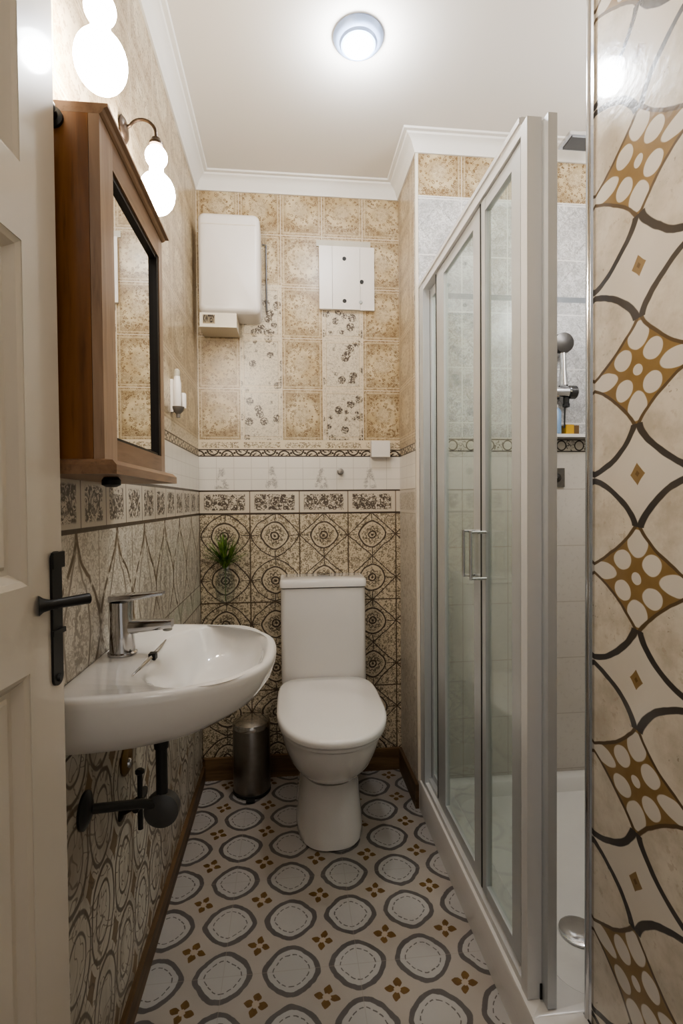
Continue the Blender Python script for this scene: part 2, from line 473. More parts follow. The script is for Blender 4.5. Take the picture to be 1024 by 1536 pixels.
# ------------------------------------------------------------------ mesh helpers
def obj(name, bm, mat, parent=None, smooth=35, bev=0, seg=2):
    if bev:
        es = [e for e in bm.edges if len(e.link_faces) == 2 and e.calc_face_angle(0) > .6]
        bmesh.ops.bevel(bm, geom=es, offset=bev, segments=seg, profile=.5, affect='EDGES', clamp_overlap=True)
    bmesh.ops.recalc_face_normals(bm, faces=bm.faces)
    me = bpy.data.meshes.new(name); bm.to_mesh(me); bm.free()
    me.materials.append(M[mat] if isinstance(mat, str) else mat)
    if smooth:
        for p in me.polygons: p.use_smooth = True
        me.set_sharp_from_angle(angle=math.radians(smooth))
    o = bpy.data.objects.new(name, me); C.objects.link(o)
    if parent:
        o.parent = parent
        o.matrix_parent_inverse = parent.matrix_basis.inverted()
    return o
def new(): return bmesh.new()
def box(bm, x0, x1, y0, y1, z0, z1, m=None):
    vs = [bm.verts.new((x, y, z)) for x in (x0, x1) for y in (y0, y1) for z in (z0, z1)]
    for f in ((0, 1, 3, 2), (4, 6, 7, 5), (0, 4, 5, 1), (2, 3, 7, 6), (0, 2, 6, 4), (1, 5, 7, 3)): bm.faces.new([vs[i] for i in f])
    if m is not None:
        for v in vs: v.co = m @ v.co
    return bm
def loft(bm, rings, cap=(True, True), close=True):
    R = [[bm.verts.new(p) for p in r] for r in rings]
    n = len(R[0])
    for a, b in zip(R, R[1:]):
        for i in range(n if close else n - 1):
            j = (i + 1) % n
            bm.faces.new((a[i], a[j], b[j], b[i]))
    if cap[0]: bm.faces.new(R[0][::-1])
    if cap[1]: bm.faces.new(R[-1])
    return R
def lathe(bm, prof, origin=(0, 0, 0), axis='z', n=32, cap=(True, True)):
    """prof: list of (radius, height) along axis"""
    o = Vector(origin)
    rings = []
    for r, h in prof:
        ring = []
        for i in range(n):
            t = 2 * PI * i / n; a, b = r * math.cos(t), r * math.sin(t)
            p = {'z': (a, b, h), 'x': (h, a, b), 'y': (a, h, b)}[axis]
            ring.append(o + Vector(p))
        rings.append(ring)
    loft(bm, rings, cap); return bm
def tube(bm, pts, r, n=12, cap=(True, True)):
    pts = [Vector(p) for p in pts]
    rr = r if isinstance(r, (list, tuple)) else [r] * len(pts)
    rings = []; up = None
    for i, p in enumerate(pts):
        t = ((pts[min(i + 1, len(pts) - 1)] - pts[max(i - 1, 0)])).normalized()
        if up is None: up = t.orthogonal().normalized()
        up = (up - t * up.dot(t)).normalized(); s = t.cross(up)
        rings.append([p + (up * math.cos(2 * PI * k / n) + s * math.sin(2 * PI * k / n)) * rr[i] for k in range(n)])
    loft(bm, rings, cap); return bm
def arc(c, r, a0, a1, n, plane='xz'):
    out = []
    for i in range(n + 1):
        t = a0 + (a1 - a0) * i / n; a, b = r * math.cos(t), r * math.sin(t)
        out.append(Vector(c) + Vector({'xz': (a, 0, b), 'yz': (0, a, b), 'xy': (a, b, 0)}[plane]))
    return out
def prism(bm, poly, z0, z1):
    loft(bm, [[(x, y, z0) for x, y in poly], [(x, y, z1) for x, y in poly]]); return bm
def rrect(x0, x1, y0, y1, r, n=6):
    pts = []
    for cx, cy, a in ((x1 - r, y1 - r, 0), (x0 + r, y1 - r, 90), (x0 + r, y0 + r, 180), (x1 - r, y0 + r, 270)):
        for i in range(n + 1):
            t = math.radians(a + 90 * i / n); pts.append((cx + r * math.cos(t), cy + r * math.sin(t)))
    return pts
def empty(name, loc, label=None, cat=None, group=None):
    o = bpy.data.objects.new(name, None); C.objects.link(o); o.location = loc; o.empty_display_size = .05
    tag(o, label, cat, group); return o
def tag(o, label=None, cat=None, group=None, kind=None):
    if label: o['label'] = label
    if cat: o['category'] = cat
    if group: o['group'] = group
    if kind: o['kind'] = kind
    return o
def struct(name, bm, mat, label, cat, **k):
    return tag(obj(name, bm, mat, **k), label, cat, kind='structure')

# ------------------------------------------------------------------ the setting
T = .08
struct('floor', box(new(), XL - T, XS + T, YF, YB + T, -.06, 0), 'floor', 'patterned floor of grey ringed ovals and brown four petal flowers', 'floor', smooth=0)
struct('ceiling', box(new(), XL - T, XS + T, YF, YB + T, ZC, ZC + .06), 'ceiling', 'plain off-white painted ceiling', 'ceiling', smooth=0)
struct('wall_left', box(new(), XL - T, XL, YF, YB + T, 0, ZC), 'left', 'left wall of cream patterned tiles behind the washbasin and mirror cabinet', 'wall', smooth=0)
struct('wall_back', box(new(), XL, XN, YB, YB + T, 0, ZC), 'back', 'back wall of tan lace tiles over black and cream medallion tiles', 'wall', smooth=0)
struct('wall_niche', box(new(), XN, XN + .03, YS + .03, YB + T, 0, ZC), 'niche', 'short pale tiled wall right of the toilet', 'wall', smooth=0)
struct('wall_shower_back', box(new(), XN, XS, YS, YS + .03, 0, ZC), 'shx', 'pale grey tiled wall at the far end of the shower', 'wall', smooth=0)
struct('wall_shower_side', box(new(), XS, XS + T, YR, YB, 0, ZC), 'shy', 'pale tiled side wall inside the shower', 'wall', smooth=0)
struct('wall_right', box(new(), XR, XS + T, YF, YR, 0, ZC), 'right', 'near right wall of cream stone discs, gold flowers and black outlines', 'wall', smooth=0)

# cornice, one swept moulding with mitred corners
prof = [(0, -.052), (.006, -.052), (.009, -.044), (.012, -.040), (.018, -.026), (.028, -.016), (.038, -.011), (.041, -.006), (.052, -.005), (.055, 0), (0, 0)]
path = [(XL, YF), (XL, YB), (XN, YB), (XN, YS), (XS, YS)]
bm = new(); rings = []
nrm = [(1, 0), (0, -1), (-1, 0), (0, -1)]
for i, p in enumerate(path):
    if i == 0: d = Vector(nrm[0])
    elif i == len(path) - 1: d = Vector(nrm[-1])
    else: d = Vector(nrm[i - 1]) + Vector(nrm[i])
    rings.append([(p[0] + d.x * a, p[1] + d.y * a, ZC + b) for a, b in prof])
loft(bm, rings)
struct('trim_1', bm, 'cornice', 'white moulded plaster cornice round the ceiling', 'cornice', smooth=25)
# chrome edge strip on the end of the right wall, white corner strip by the shower
bm = new(); tube(bm, [(XR - .001, YR - .001, 0.0), (XR - .001, YR - .001, ZC)], .0068, 14)
box(bm, XR - .004, XR, YR - .016, YR - .003, 0, ZC)
struct('trim_2', bm, 'chrome', 'chrome edge strip on the corner of the right wall', 'edge strip')
struct('trim_3', box(new(), XN - .003, XN + .006, YS - .003, YS + .010, .10, ZB), 'plasticw', 'white corner strip between niche wall and shower', 'edge strip', bev=.001)
# skirting
def skirt(name, pts, h, mat, lab):
    bm = new(); prism(bm, pts, 0, h); return struct(name, bm, mat, lab, 'skirting board', bev=.002)
skirt('baseboard_left', [(XL, YF), (XL + .012, YF), (XL + .012, YB - .012), (XL, YB)], .055, 'skirt', 'low brown skirting along the left wall')
skirt('baseboard_back', [(XL, YB), (XL + .012, YB - .012), (XN - .012, YB - .012), (XN, YB)], .085, 'skirtx', 'brown skirting along the back wall behind the toilet')
skirt('baseboard_niche', [(XN, YB), (XN - .012, YB - .012), (XN - .012, YS), (XN, YS)], .085, 'skirt', 'brown skirting below the short niche wall')

# ------------------------------------------------------------------ door, ajar along the left wall
DW, DT, DH = .72, .038, 2.02
# local frame: x = distance from free edge back to the hinge, y = outward normal (room side), z up
fe = Vector((-.279, .664, 0)); ang = math.atan(.077)
ux = Vector((-math.sin(ang), -math.cos(ang), 0)); uy = Vector((math.cos(ang), -math.sin(ang), 0))
DM = Matrix(((ux.x, uy.x, 0, fe.x), (ux.y, uy.y, 0, fe.y), (0, 0, 1, .008), (0, 0, 0, 1)))
bm = new()
def dbox(bm, a0, a1, b0, b1, z0, z1): return box(bm, a0, a1, b0, b1, z0, z1, DM)
ST = .071
rails = [(0, .20), (.875, .972), (1.348, 1.432), (1.90, DH)]
dbox(bm, 0, ST, -DT, 0, 0, DH); dbox(bm, DW - ST, DW, -DT, 0, 0, DH)
for z0, z1 in rails: dbox(bm, ST, DW - ST, -DT, 0, z0, z1)
door = obj('door_1', bm, 'door', bev=.0025); tag(door, 'cream panelled door standing open at the left, black lever handle', 'door', kind='structure')
for (a, z0), (z1, b) in zip(rails, rails[1:]):
    pz0, pz1 = z0, z1
    bm = new()
    # bevelled moulding frame and raised panel field
    o1 = [(ST, pz0), (DW - ST, pz0), (DW - ST, pz1), (ST, pz1)]
    def ring(k, dep): return [DM @ Vector((min(max(x, ST + k), DW - ST - k), dep, min(max(z, pz0 + k), pz1 - k))) for x, z in o1]
    loft(bm, [ring(0, -.001), ring(.006, -.004), ring(.014, -.013), ring(.020, -.014), ring(.024, -.011), ring(.045, -.010)], cap=(False, True))
    obj('door_panel', bm, 'door', door, smooth=20)
bm = new()
pl = rrect(.006, .028, .843, 1.005, .010)
loft(bm, [[DM @ Vector((x, 0, z)) for x, z in pl], [DM @ Vector((x, .003, z)) for x, z in pl]])
for zz in (.852, .996):
    lathe(bm, [(.005, 0), (.004, .0035)], DM @ Vector((.017, .002, zz)), 'x', 12)
h = obj('door_handle', bm, 'black', door); h['label'] = 'black iron lever handle on a long plate'
bm = new()
a = DM @ Vector((.052, 0, .946)); b_ = DM @ Vector((.046, .010, .946)); c_ = DM @ Vector((.036, .016, .946)); d_ = DM @ Vector((.008, .036, .946))
tube(bm, [a, a.lerp(b_, .4), b_, c_, d_], [.012, .008, .006, .0058, .0066], 12)
obj('lever', bm, 'black', h)
# waist detail of the plate
bm = new(); dbox(bm, .003, .031, .0028, .0055, .905, .911); dbox(bm, .004, .030, .0028, .006, .985, 1.004); obj('plate_moulding', bm, 'black', h, bev=.001)

# ------------------------------------------------------------------ mirror cabinet
cx0, cx1, cy0, cy1, cz0, cz1 = XL, -.236, .694, 1.022, 1.128, 1.570
t = empty('mirror_cabinet', (XL, (cy0 + cy1) / 2, cz0), 'brown wooden mirror cabinet hung on the left wall above the basin', 'cabinet')
obj('carcass', box(new(), cx0 + .001, cx1 - .014, cy0, cy1, cz0, cz1), 'wood', t, bev=.002)
# front frame with a mirror set back in it
bm = new(); s = .034
for y0, y1 in ((cy0, cy0 + .050), (cy1 - .026, cy1)):
    fr = obj('frame_stile', box(new(), cx1 - .0135, cx1, y0, y1, cz0, cz1), 'woodfz', t, bev=.002); fr['label'] = 'paler wooden upright of the mirror door'
for z0, z1 in ((cz0, cz0 + .03), (cz1 - .040, cz1)): obj('frame_rail', box(new(), cx1 - .0135, cx1, cy0 + .05, cy1 - .026, z0, z1), 'woodf', t, bev=.002)
obj('mirror', box(new(), cx1 - .0138, cx1 - .0090, cy0 + .05, cy1 - .026, cz0 + .03, cz1 - .040), 'mirror', t, smooth=0)
bm = new()
box(bm, cx1 - .009, cx1 - .0015, cy1 - .036, cy1 - .0262, cz0 + .03, cz1 - .04); box(bm, cx1 - .009, cx1 - .003, cy0 + .05, cy1 - .026, cz1 - .047, cz1 - .0402)
box(bm, cx1 - .009, cx1 - .004, cy0 + .05, cy1 - .026, cz0 + .0302, cz0 + .035)
q = obj('mirror_bead', bm, 'dark', t); q['label'] = 'dark inner bead around the mirror'
# crown and base mouldings
def mould(name, prof2, mat, ext):
    bm = new(); rings = []
    for a, z in prof2:
        b = a * ext; rings.append([(cx0 + .001, cy0 - b, z), (cx1 + a, cy0 - b, z), (cx1 + a, cy1 + a, z), (cx0 + .001, cy1 + a, z)])
    loft(bm, rings); return obj(name, bm, mat, t, smooth=20)
mould('crown_moulding', [(.001, cz1 + .0002), (.004, cz1 + .003), (.006, cz1 + .007), (.011, cz1 + .009), (.011, cz1 + .013)], 'woodf', .05)
mould('base_moulding', [(.018, cz0 - .020), (.018, cz0 - .008), (.012, cz0 - .0015), (.006, cz0 - .0002)], 'woodf', .6)
bm = new(); lathe(bm, [(.013, 0), (.013, -.004), (.008, -.006), (.008, -.014), (.011, -.018), (.009, -.024)], (-.292, cy0 - .0002, 1.560), 'y', 18)
q = obj('side_knob', bm, 'black', t); q['label'] = 'black round knob on the near side'
bm = new(); lathe(bm, [(.010, 0), (.013, -.004), (.013, -.011), (.007, -.014)], (-.255, .775, cz0 - .0202), 'z', 18)
q = obj('pull_knob', bm, 'black', t); q['label'] = 'black knob under the base moulding'

# ------------------------------------------------------------------ wall lamps
def make_lamp(y, label):
    t = empty('wall_lamp', (XL, y, 1.86), label, 'lamp', 'wall lamps above the mirror cabinet')
    gx = -.268
    bm = new(); lathe(bm, [(.001, .0), (.024, .0005), (.026, .004), (.020, .009), (.008, .012)], (XL, y, 1.85), 'x', 28)
    obj('wall_plate', bm, 'bronze', t)
    pts = [(XL + .010, y, 1.850)] + [(XL + .012 + .0, y, 1.862)]
    pts = [Vector((XL + .008, y, 1.850)), Vector((XL + .014, y, 1.858))] + arc((-.296, y, 1.845), .028, math.radians(150), 0, 12, 'xz') + [Vector((gx, y, 1.832))]
    bm = new(); tube(bm, pts, .0032, 10); obj('arm', bm, 'bronze', t)
    bm = new(); lathe(bm, [(.004, 1.838), (.009, 1.835), (.011, 1.829), (.014, 1.826), (.015, 1.820), (.013, 1.819)], (gx, y, 0), 'z', 24); obj('shade_holder', bm, 'bronze', t)
    pr = []
    for i in range(13):
        a = PI / 2 - (PI * .80) * i / 12; pr.append((max(.004, .0225 * math.cos(a)), 1.7975 + .0225 * math.sin(a)))
    zc, R = 1.7215, .037
    for i in range(19):
        a = math.radians(66) - math.radians(156) * i / 18
        pr.append((max(.002, R * math.cos(a)), zc + R * 1.16 * math.sin(a)))
    bm = new(); lathe(bm, pr, (gx, y, 0), 'z', 36)
    q = obj('lamp_shade', bm, 'globe', t, smooth=60); q['label'] = 'glowing gourd-shaped opal glass shade'
    return t
make_lamp(1.124, 'far wall lamp with curved bronze arm, past the end of the mirror cabinet')
make_lamp(.80, 'near wall lamp glowing at top left above the mirror cabinet')

# ------------------------------------------------------------------ ceiling light
t = empty('ceiling_light', (.197, 1.365, ZC), 'round silver-blue ceiling spotlight with a bright white lens', 'light')
bm = new(); lathe(bm, [(.066, 0), (.067, -.004), (.062, -.012), (.054, -.017), (.050, -.018), (.046, -.024), (.040, -.026), (.0385, -.020), (.0385, -.010)], (.197, 1.365, ZC - .0003), 'z', 48, (True, False)); obj('housing', bm, 'ledring', t)
bm = new(); lathe(bm, [(.038, -.022), (.034, -.0255), (.02, -.028), (.002, -.029)], (.197, 1.365, ZC), 'z', 40); q = obj('lens', bm, 'led', t); q['label'] = 'lit white lens'

# ------------------------------------------------------------------ boiler box on back wall
t = empty('water_heater', (-.197, YB, 1.70), 'white box heater with rounded cover high on the back wall, left', 'heater')
def cushion(bm, x0, x1, z0, z1, yb, yf, r=.022, inset=.012):
    def ring(k, y, rr): return [(x, y, z) for x, z in rrect(x0 + k, x1 - k, z0 + k, z1 - k, rr)]
    loft(bm, [ring(0, yb, r), ring(0, yf + .022, r), ring(.002, yf + .012, r), ring(.008, yf + .004, r), ring(inset + .004, yf, r * .8)])
    return bm
obj('cover', cushion(new(), -.312, -.092, 1.752, 2.108, YB + .0004, YB - .118), 'plastic', t, smooth=40)
bm = new(); box(bm, -.298, -.106, YB - .1192, YB - .117, 2.063, 2.066); q = obj('cover_crease', bm, 'plasticw', t)
bu = obj('base_unit', box(new(), -.308, -.178, YB - .112, YB - .0005, 1.702, 1.7515), 'plasticw', t, bev=.004)
obj('base_lip', box(new(), -.309, -.177, YB - .116, YB - .002, 1.699, 1.7018), 'plasticw', bu, bev=.001)
bm = new(); box(bm, -.297, -.254, YB - .1128, YB - .1122, 1.712, 1.744); q = obj('nameplate', bm, plain('nameplate_tan', (.42, .34, .22), .5), bu)
cu = bpy.data.curves.new('lettering', 'FONT'); cu.body = 'KWTESY'; cu.size = .036; cu.extrude = .0005; cu.offset = .0016; cu.align_x = 'CENTER'; cu.align_y = 'CENTER'
to = bpy.data.objects.new('lettering_tmp', cu); C.objects.link(to)
bpy.context.view_layer.update()
me = bpy.data.meshes.new_from_object(to.evaluated_get(bpy.context.evaluated_depsgraph_get()))
bpy.data.objects.remove(to)
lw = max(v.co.x for v in me.vertices) - min(v.co.x for v in me.vertices)
R = Matrix.Translation((-.2755, YB - .1136, 1.728)) @ Matrix.Rotation(PI / 2, 4, 'X') @ Matrix.Scale(.040 / lw, 4, (1, 0, 0))
me.transform(R); me.materials.append(M['ink']); lo = bpy.data.objects.new('lettering', me); C.objects.link(lo)
lo.parent = bu; lo.matrix_parent_inverse = bu.matrix_basis.inverted(); lo['label'] = 'dark condensed capital letters'
bm = new(); tube(bm, [(-.088, YB - .006, 2.052), (-.074, YB - .006, 2.052), (-.0735, YB - .006, 1.80)], .003, 8); q = obj('cable', bm, 'pipel', t)

# ------------------------------------------------------------------ access panel
t = empty('access_panel', (.235, YB, 1.81), 'flat white access panel with black screw holes on the back wall', 'panel')
obj('backing_plate', box(new(), .130, .343, YB - .009, YB + .0004, 1.814, 2.058), 'plastic', t, bev=.001)
obj('panel_strip', box(new(), .128, .1775, YB - .014, YB - .0092, 1.815, 2.056), 'plastic', t, bev=.001)
pd = obj('panel_door', box(new(), .1795, .2860, YB - .016, YB - .0092, 1.814, 2.055), 'plastic', t, bev=.001)
obj('panel_strip', box(new(), .2875, .3425, YB - .014, YB - .0092, 1.813, 2.050), 'plastic', t, bev=.001)
obj('top_flange', box(new(), .118, .330, YB - .004, YB - .0005, 2.0582, 2.082), plain('flange_grey', (.50, .47, .40), .5), t)
for x, z in ((.2255, 2.008), (.2255, 1.846)):
    bm = new(); lathe(bm, [(.0078, 0), (.0075, -.0012)], (x, YB - .0162, z), 'y', 18); obj('screw_hole', bm, 'seal', t)
bm = new(); lathe(bm, [(.0078, 0), (.0075, -.0030)], (.293, YB - .0142, 1.922), 'y', 18); obj('screw_hole', bm, 'seal', t)
bm = new(); lathe(bm, [(.008, 0), (.007, -.0036)], (.2885, YB - .0142, 1.843), 'y', 6); q = obj('latch', bm, 'alug', t); q['label'] = 'small grey latch'

# ------------------------------------------------------------------ small wall things
t = empty('wall_box', (.362, YB, 1.25), 'small plain white box on the vine border of the back wall', 'wall box')
obj('body', box(new(), .325, .398, YB - .030, YB - .0005, 1.243, 1.305), 'plastic', t, bev=.003)
obj('back_plate', box(new(), .328, .402, YB - .004, YB - .0004, 1.247, 1.310), 'plasticw', t)
bm = new(); lathe(bm, [(.013, 0), (.013, -.003), (.006, -.006), (.006, -.012), (.011, -.016), (.010, -.021), (.003, -.023)], (.205, YB - .0004, 1.188), 'y', 20)
tag(obj('wall_hook', bm, plain('hook_grey', (.30, .28, .26), .35, .4)), 'small round grey hook on the white tile band of the back wall', 'hook')
t = empty('wall_dispenser', (XL, 1.55, 1.33), 'slim white wall dispenser with a small cup, on the left wall', 'dispenser')
bm = new(); lathe(bm, [(.010, 1.352), (.0115, 1.360), (.0115, 1.420), (.009, 1.432), (.0085, 1.440)], (XL + .018, 1.545, 0), 'z', 20); obj('tube', bm, 'plastic', t)
bm = new(); lathe(bm, [(.009, 1.4402), (.009, 1.456), (.004, 1.462)], (XL + .018, 1.545, 0), 'z', 16); obj('cap', bm, plain('cap_grey', (.40, .37, .30), .4), t)
bm = new(); lathe(bm, [(.006, 1.320), (.006, 1.330), (.016, 1.340), (.018, 1.351)], (XL + .020, 1.545, 0), 'z', 20); q = obj('cup', bm, plain('cup_grey', (.22, .20, .18), .35, .5), t)
obj('bracket', box(new(), XL + .0004, XL + .008, 1.535, 1.557, 1.335, 1.43), 'plastic', t, bev=.002)
bm = new(); lathe(bm, [(.008, 1.3512), (.009, 1.36), (.009, 1.392), (.007, 1.396)], (XL + .030, 1.570, 0), 'z', 16); obj('bottle', bm, 'plastic', t)
bm = new(); cushion(bm, -.022, .022, -.014, .017, 0, -.034, .007, .005)
for v in bm.verts: v.co = Vector((XL - .0004 - v.co.y, 1.325 + v.co.x, 1.152 + v.co.z))
tag(obj('soap_holder', bm, 'plastic'), 'small white rounded box on the left wall below the mirror cabinet', 'wall box')

# ------------------------------------------------------------------ washbasin
BX, BY, RIM = XL + .0006, .966, .796
def dring(depth, half, z, n, off=0.0, K=40, yshift=0.0):
    pts = []
    for i in range(K + 1):
        a = -PI / 2 + PI * i / K
        c, s = math.cos(a), math.sin(a)
        pts.append((BX + off + depth * abs(c) ** (2 / n), BY + yshift + half * math.copysign(abs(s) ** (2 / n), s), z))
    L = 14
    for i in range(1, L):
        f = i / L; pts.append((BX + off, BY + yshift + half - 2 * half * f, z))
    return pts
def ering(cx, cy, rx, ry, z, w=.62, n=2.4, K=40):
    pts = []
    L = 14
    tot = K + L
    for i in range(K + 1):
        a = -PI / 2 * 1.0 + PI * i / K; c, s = math.cos(a), math.sin(a)
        pts.append((cx + rx * abs(c) ** (2 / n), cy + ry * math.copysign(abs(s) ** (2 / n), s), z))
    for i in range(1, L):
        a = PI / 2 + PI * i / L; c, s = math.cos(a), math.sin(a)
        pts.append((cx - rx * w * abs(c) ** (2 / n), cy + ry * math.copysign(abs(s) ** (2 / n), s), z))
    return pts
t = empty('washbasin', (BX, BY, .69), 'white china washbasin with rounded front hung on the left wall', 'washbasin')
bm = new()
D0, H0 = .312, .226
R = [dring(.13, .12, .690, 2.2), dring(.19, .165, .693, 2.3), dring(.245, .196, .706, 2.4), dring(.284, .214, .732, 2.5), dring(.304, .222, .760, 2.6), dring(.311, .2255, .780, 2.6),
     dring(D0, H0, .789, 2.6), dring(D0 - .002, H0 - .002, .7945, 2.6), dring(D0 - .007, H0 - .007, RIM + .0005, 2.6), dring(D0 - .014, H0 - .014, RIM, 2.6)]
bx, by = -.158, BY + .004
R += [ering(bx, by, .116, .196, RIM - .0005, .86), ering(bx, by, .111, .192, RIM - .005, .80), ering(bx, by, .107, .186, RIM - .014, .72), ering(bx, by, .102, .176, RIM - .030, .62), ering(bx, by, .090, .156, RIM - .054, .56),
      ering(bx - .004, by, .068, .122, RIM - .073, .56), ering(bx - .008, by, .036, .066, RIM - .081, .7), ering(bx - .010, by, .013, .022, RIM - .083, 1.0)]
loft(bm, R)
basin = obj('bowl', bm, 'china', t, smooth=50)
bm = new(); lathe(bm, [(.021, .0), (.021, .003), (.015, .004), (.013, .001), (.002, .001)], (bx - .010, by, RIM - .082), 'z', 28); obj('drain', bm, 'chrome', t)
# overflow bar on the wall-side slope of the bowl
bm = new()
tube(bm, [(-.249, BY - .130, .7955), (-.246, BY - .06, .7950), (-.245, BY - .01, .7945), (-.245, BY + .03, .7945), (-.246, BY + .085, .7955)], [.0015, .0036, .0042, .0036, .0015], 10)
ov = obj('overflow_bar', bm, 'chrome', t); ov['label'] = 'thin chrome bar across the bowl slope'
bm = new(); box(bm, -.251, -.239, BY - .026, BY - .010, .7885, .8000); obj('overflow_clip', bm, 'black', ov, bev=.002)
# tap
TX, TY = -.302, .962
t = empty('basin_tap', (TX, TY, RIM), 'chrome single lever tap standing on the washbasin', 'tap')
def slab(bm, rings): loft(bm, rings)
def ell(cx, cy, rx, ry, z, n=28): return [(cx + rx * math.cos(2 * PI * i / n), cy + ry * math.sin(2 * PI * i / n), z) for i in range(n)]
bm = new(); loft(bm, [ell(TX, TY, .0255, .0255, RIM + .0006), ell(TX, TY, .0255, .0255, RIM + .004), ell(TX, TY, .0225, .0225, RIM + .006), ell(TX - .0005, TY, .0205, .0210, RIM + .040), ell(TX - .001, TY, .0195, .0205, RIM + .075), ell(TX - .001, TY, .0205, .0208, RIM + .096)])
obj('body', bm, 'chrome', t)
def barx(bm, x0, x1, hw0, hw1, za0, zb0, za1, zb1, n=5):
    rings = []
    for i in range(n + 1):
        f = i / n; x = x0 + (x1 - x0) * f; hw = hw0 + (hw1 - hw0) * f; za = za0 + (za1 - za0) * f; zb = zb0 + (zb1 - zb0) * f
        rings.append([(x, y + TY, z) for y, z in rrect(-hw, hw, za, zb, min(hw, (zb - za) / 2) * .7, 4)])
    loft(bm, rings); return bm
obj('spout', barx(new(), TX + .008, -.213, .015, .0125, RIM + .036, RIM + .062, RIM + .046, RIM + .061), 'chrome', t)
bm = new(); barx(bm, TX - .0185, TX + .020, .0185, .0165, RIM + .0965, RIM + .108, RIM + .0985, RIM + .110); barx(bm, TX + .0195, -.228, .0165, .011, RIM + .0985, RIM + .1095, RIM + .1065, RIM + .1125)
obj('lever', bm, 'chrome', t)
bm = new(); lathe(bm, [(.0085, 0), (.0085, -.004), (.007, -.005)], (-.222, TY, RIM + .0455), 'z', 18); obj('aerator', bm, 'alug', t)

# ------------------------------------------------------------------ waste pipe, escutcheon and valve under the basin
t = empty('waste_trap', (-.236, .962, .50), 'dark grey waste trap and pipe hanging under the washbasin', 'pipe')
bm = new(); lathe(bm, [(.034, .6902), (.034, .682), (.024, .676), (.019, .664), (.016, .655)], (-.236, .962, 0), 'z', 24); obj('flange_nut', bm, 'pipel', t)
bm = new(); tube(bm, [(-.236, .962, .6550), (-.236, .962, .52)], .0105, 16); lathe(bm, [(.0135, .645), (.0135, .628), (.0125, .620)], (-.236, .962, 0), 'z', 20); obj('drop_pipe', bm, 'pipe', t)
bm = new()
lathe(bm, [(.024, -.014), (.031, -.010), (.0315, .006), (.030, .012), (.020, .0135), (.018, .010), (.004, .010)], (-.236, .962, .507), 'y', 36)
obj('trap_cup', bm, 'pipel', t)
bm = new(); tube(bm, [(-.250, .955, .520), (-.268, .938, .532), (-.330, .872, .566)], .0082, 14); obj('wall_pipe', bm, 'pipe', t)
bm = new(); lathe(bm, [(.030, -.0004), (.030, .004), (.022, .008), (.012, .012)], (XL, .866, .568), 'x', 28); obj('wall_flange', bm, 'pipe', t)
t = empty('stop_valve', (XL, 1.06, .48), 'dark stop valve with cross handle on the left wall under the basin', 'valve')
bm = new(); tube(bm, [(XL + .0005, 1.045, .455), (XL + .02, 1.045, .465), (XL + .035, 1.045, .478)], .008, 12); lathe(bm, [(.016, .0004), (.016, .003), (.009, .007)], (XL, 1.045, .455), 'x', 20); obj('body', bm, 'bronze', t)
bm = new(); tube(bm, [(XL + .038, 1.045, .420), (XL + .038, 1.045, .530)], .0052, 12); lathe(bm, [(.006, .53), (.009, .533), (.009, .538), (.005, .541)], (XL + .038, 1.045, 0), 'z', 14); obj('spindle', bm, 'pipe', t)
bm = new(); tube(bm, [(XL + .038, 1.012, .476), (XL + .038, 1.022, .478), (XL + .038, 1.045, .479), (XL + .038, 1.068, .480), (XL + .038, 1.080, .482)], [.006, .0085, .007, .0085, .006], 12); obj('cross_handle', bm, 'pipe', t)
t = empty('wall_rosette', (XL, 1.07, .56), 'round brass cover plate on the left wall just below the basin', 'cover plate')
bm = new(); lathe(bm, [(.030, .0004), (.031, .004), (.024, .009), (.012, .010)], (XL, 1.075, .546), 'x', 32); obj('plate', bm, 'brass', t)
bm = new(); lathe(bm, [(.010, .010), (.009, .014), (.003, .016)], (XL, 1.070, .542), 'x', 18); obj('plug', bm, 'chrome', t)

# ------------------------------------------------------------------ toilet
TXc = .127
def tring(hw, yf, yb, z, nf=2.3, nb=4.5, n=56, cx=TXc):
    ym = yf + (yb - yf) * .5; pts = []
    for i in range(n):
        a = 2 * PI * i / n; c, s = math.cos(a), math.sin(a); e = nf if s < 0 else nb
        ry = (ym - yf) if s < 0 else (yb - ym)
        pts.append((cx + hw * math.copysign(abs(c) ** (2 / e), c), ym + ry * math.copysign(abs(s) ** (2 / e), s), z))
    return pts
t = empty('toilet', (TXc, 1.70, 0), 'white close-coupled toilet with its lid shut against the back wall', 'toilet')
bm = new()
loft(bm, [tring(.106, 1.540, 1.90, .0006, 2.6), tring(.110, 1.532, 1.90, .006, 2.6), tring(.109, 1.534, 1.90, .03, 2.6), tring(.102, 1.545, 1.90, .10, 2.5), tring(.097, 1.548, 1.90, .175, 2.4), tring(.096, 1.542, 1.90, .200, 2.4)], cap=(True, True))
obj('pedestal', bm, 'chinat', t, smooth=50)
bm = new()
loft(bm, [tring(.085, 1.555, 1.88, .198, 2.2), tring(.100, 1.530, 1.89, .212, 2.2), tring(.122, 1.480, 1.90, .240, 2.15), tring(.140, 1.430, 1.91, .280, 2.15), tring(.152, 1.390, 1.92, .325, 2.15), tring(.158, 1.366, 1.92, .365, 2.2), tring(.159, 1.360, 1.92, .388, 2.2), tring(.155, 1.364, 1.92, .392, 2.2)])
obj('bowl', bm, 'chinat', t, smooth=50)
bm = new()
loft(bm, [tring(.158, 1.356, 1.835, .3925, 2.25, 6), tring(.163, 1.350, 1.838, .396, 2.25, 6), tring(.164, 1.348, 1.838, .404, 2.25, 6), tring(.161, 1.352, 1.836, .4085, 2.25, 6)])
obj('seat', bm, 'seat', t, smooth=45)
bm = new()
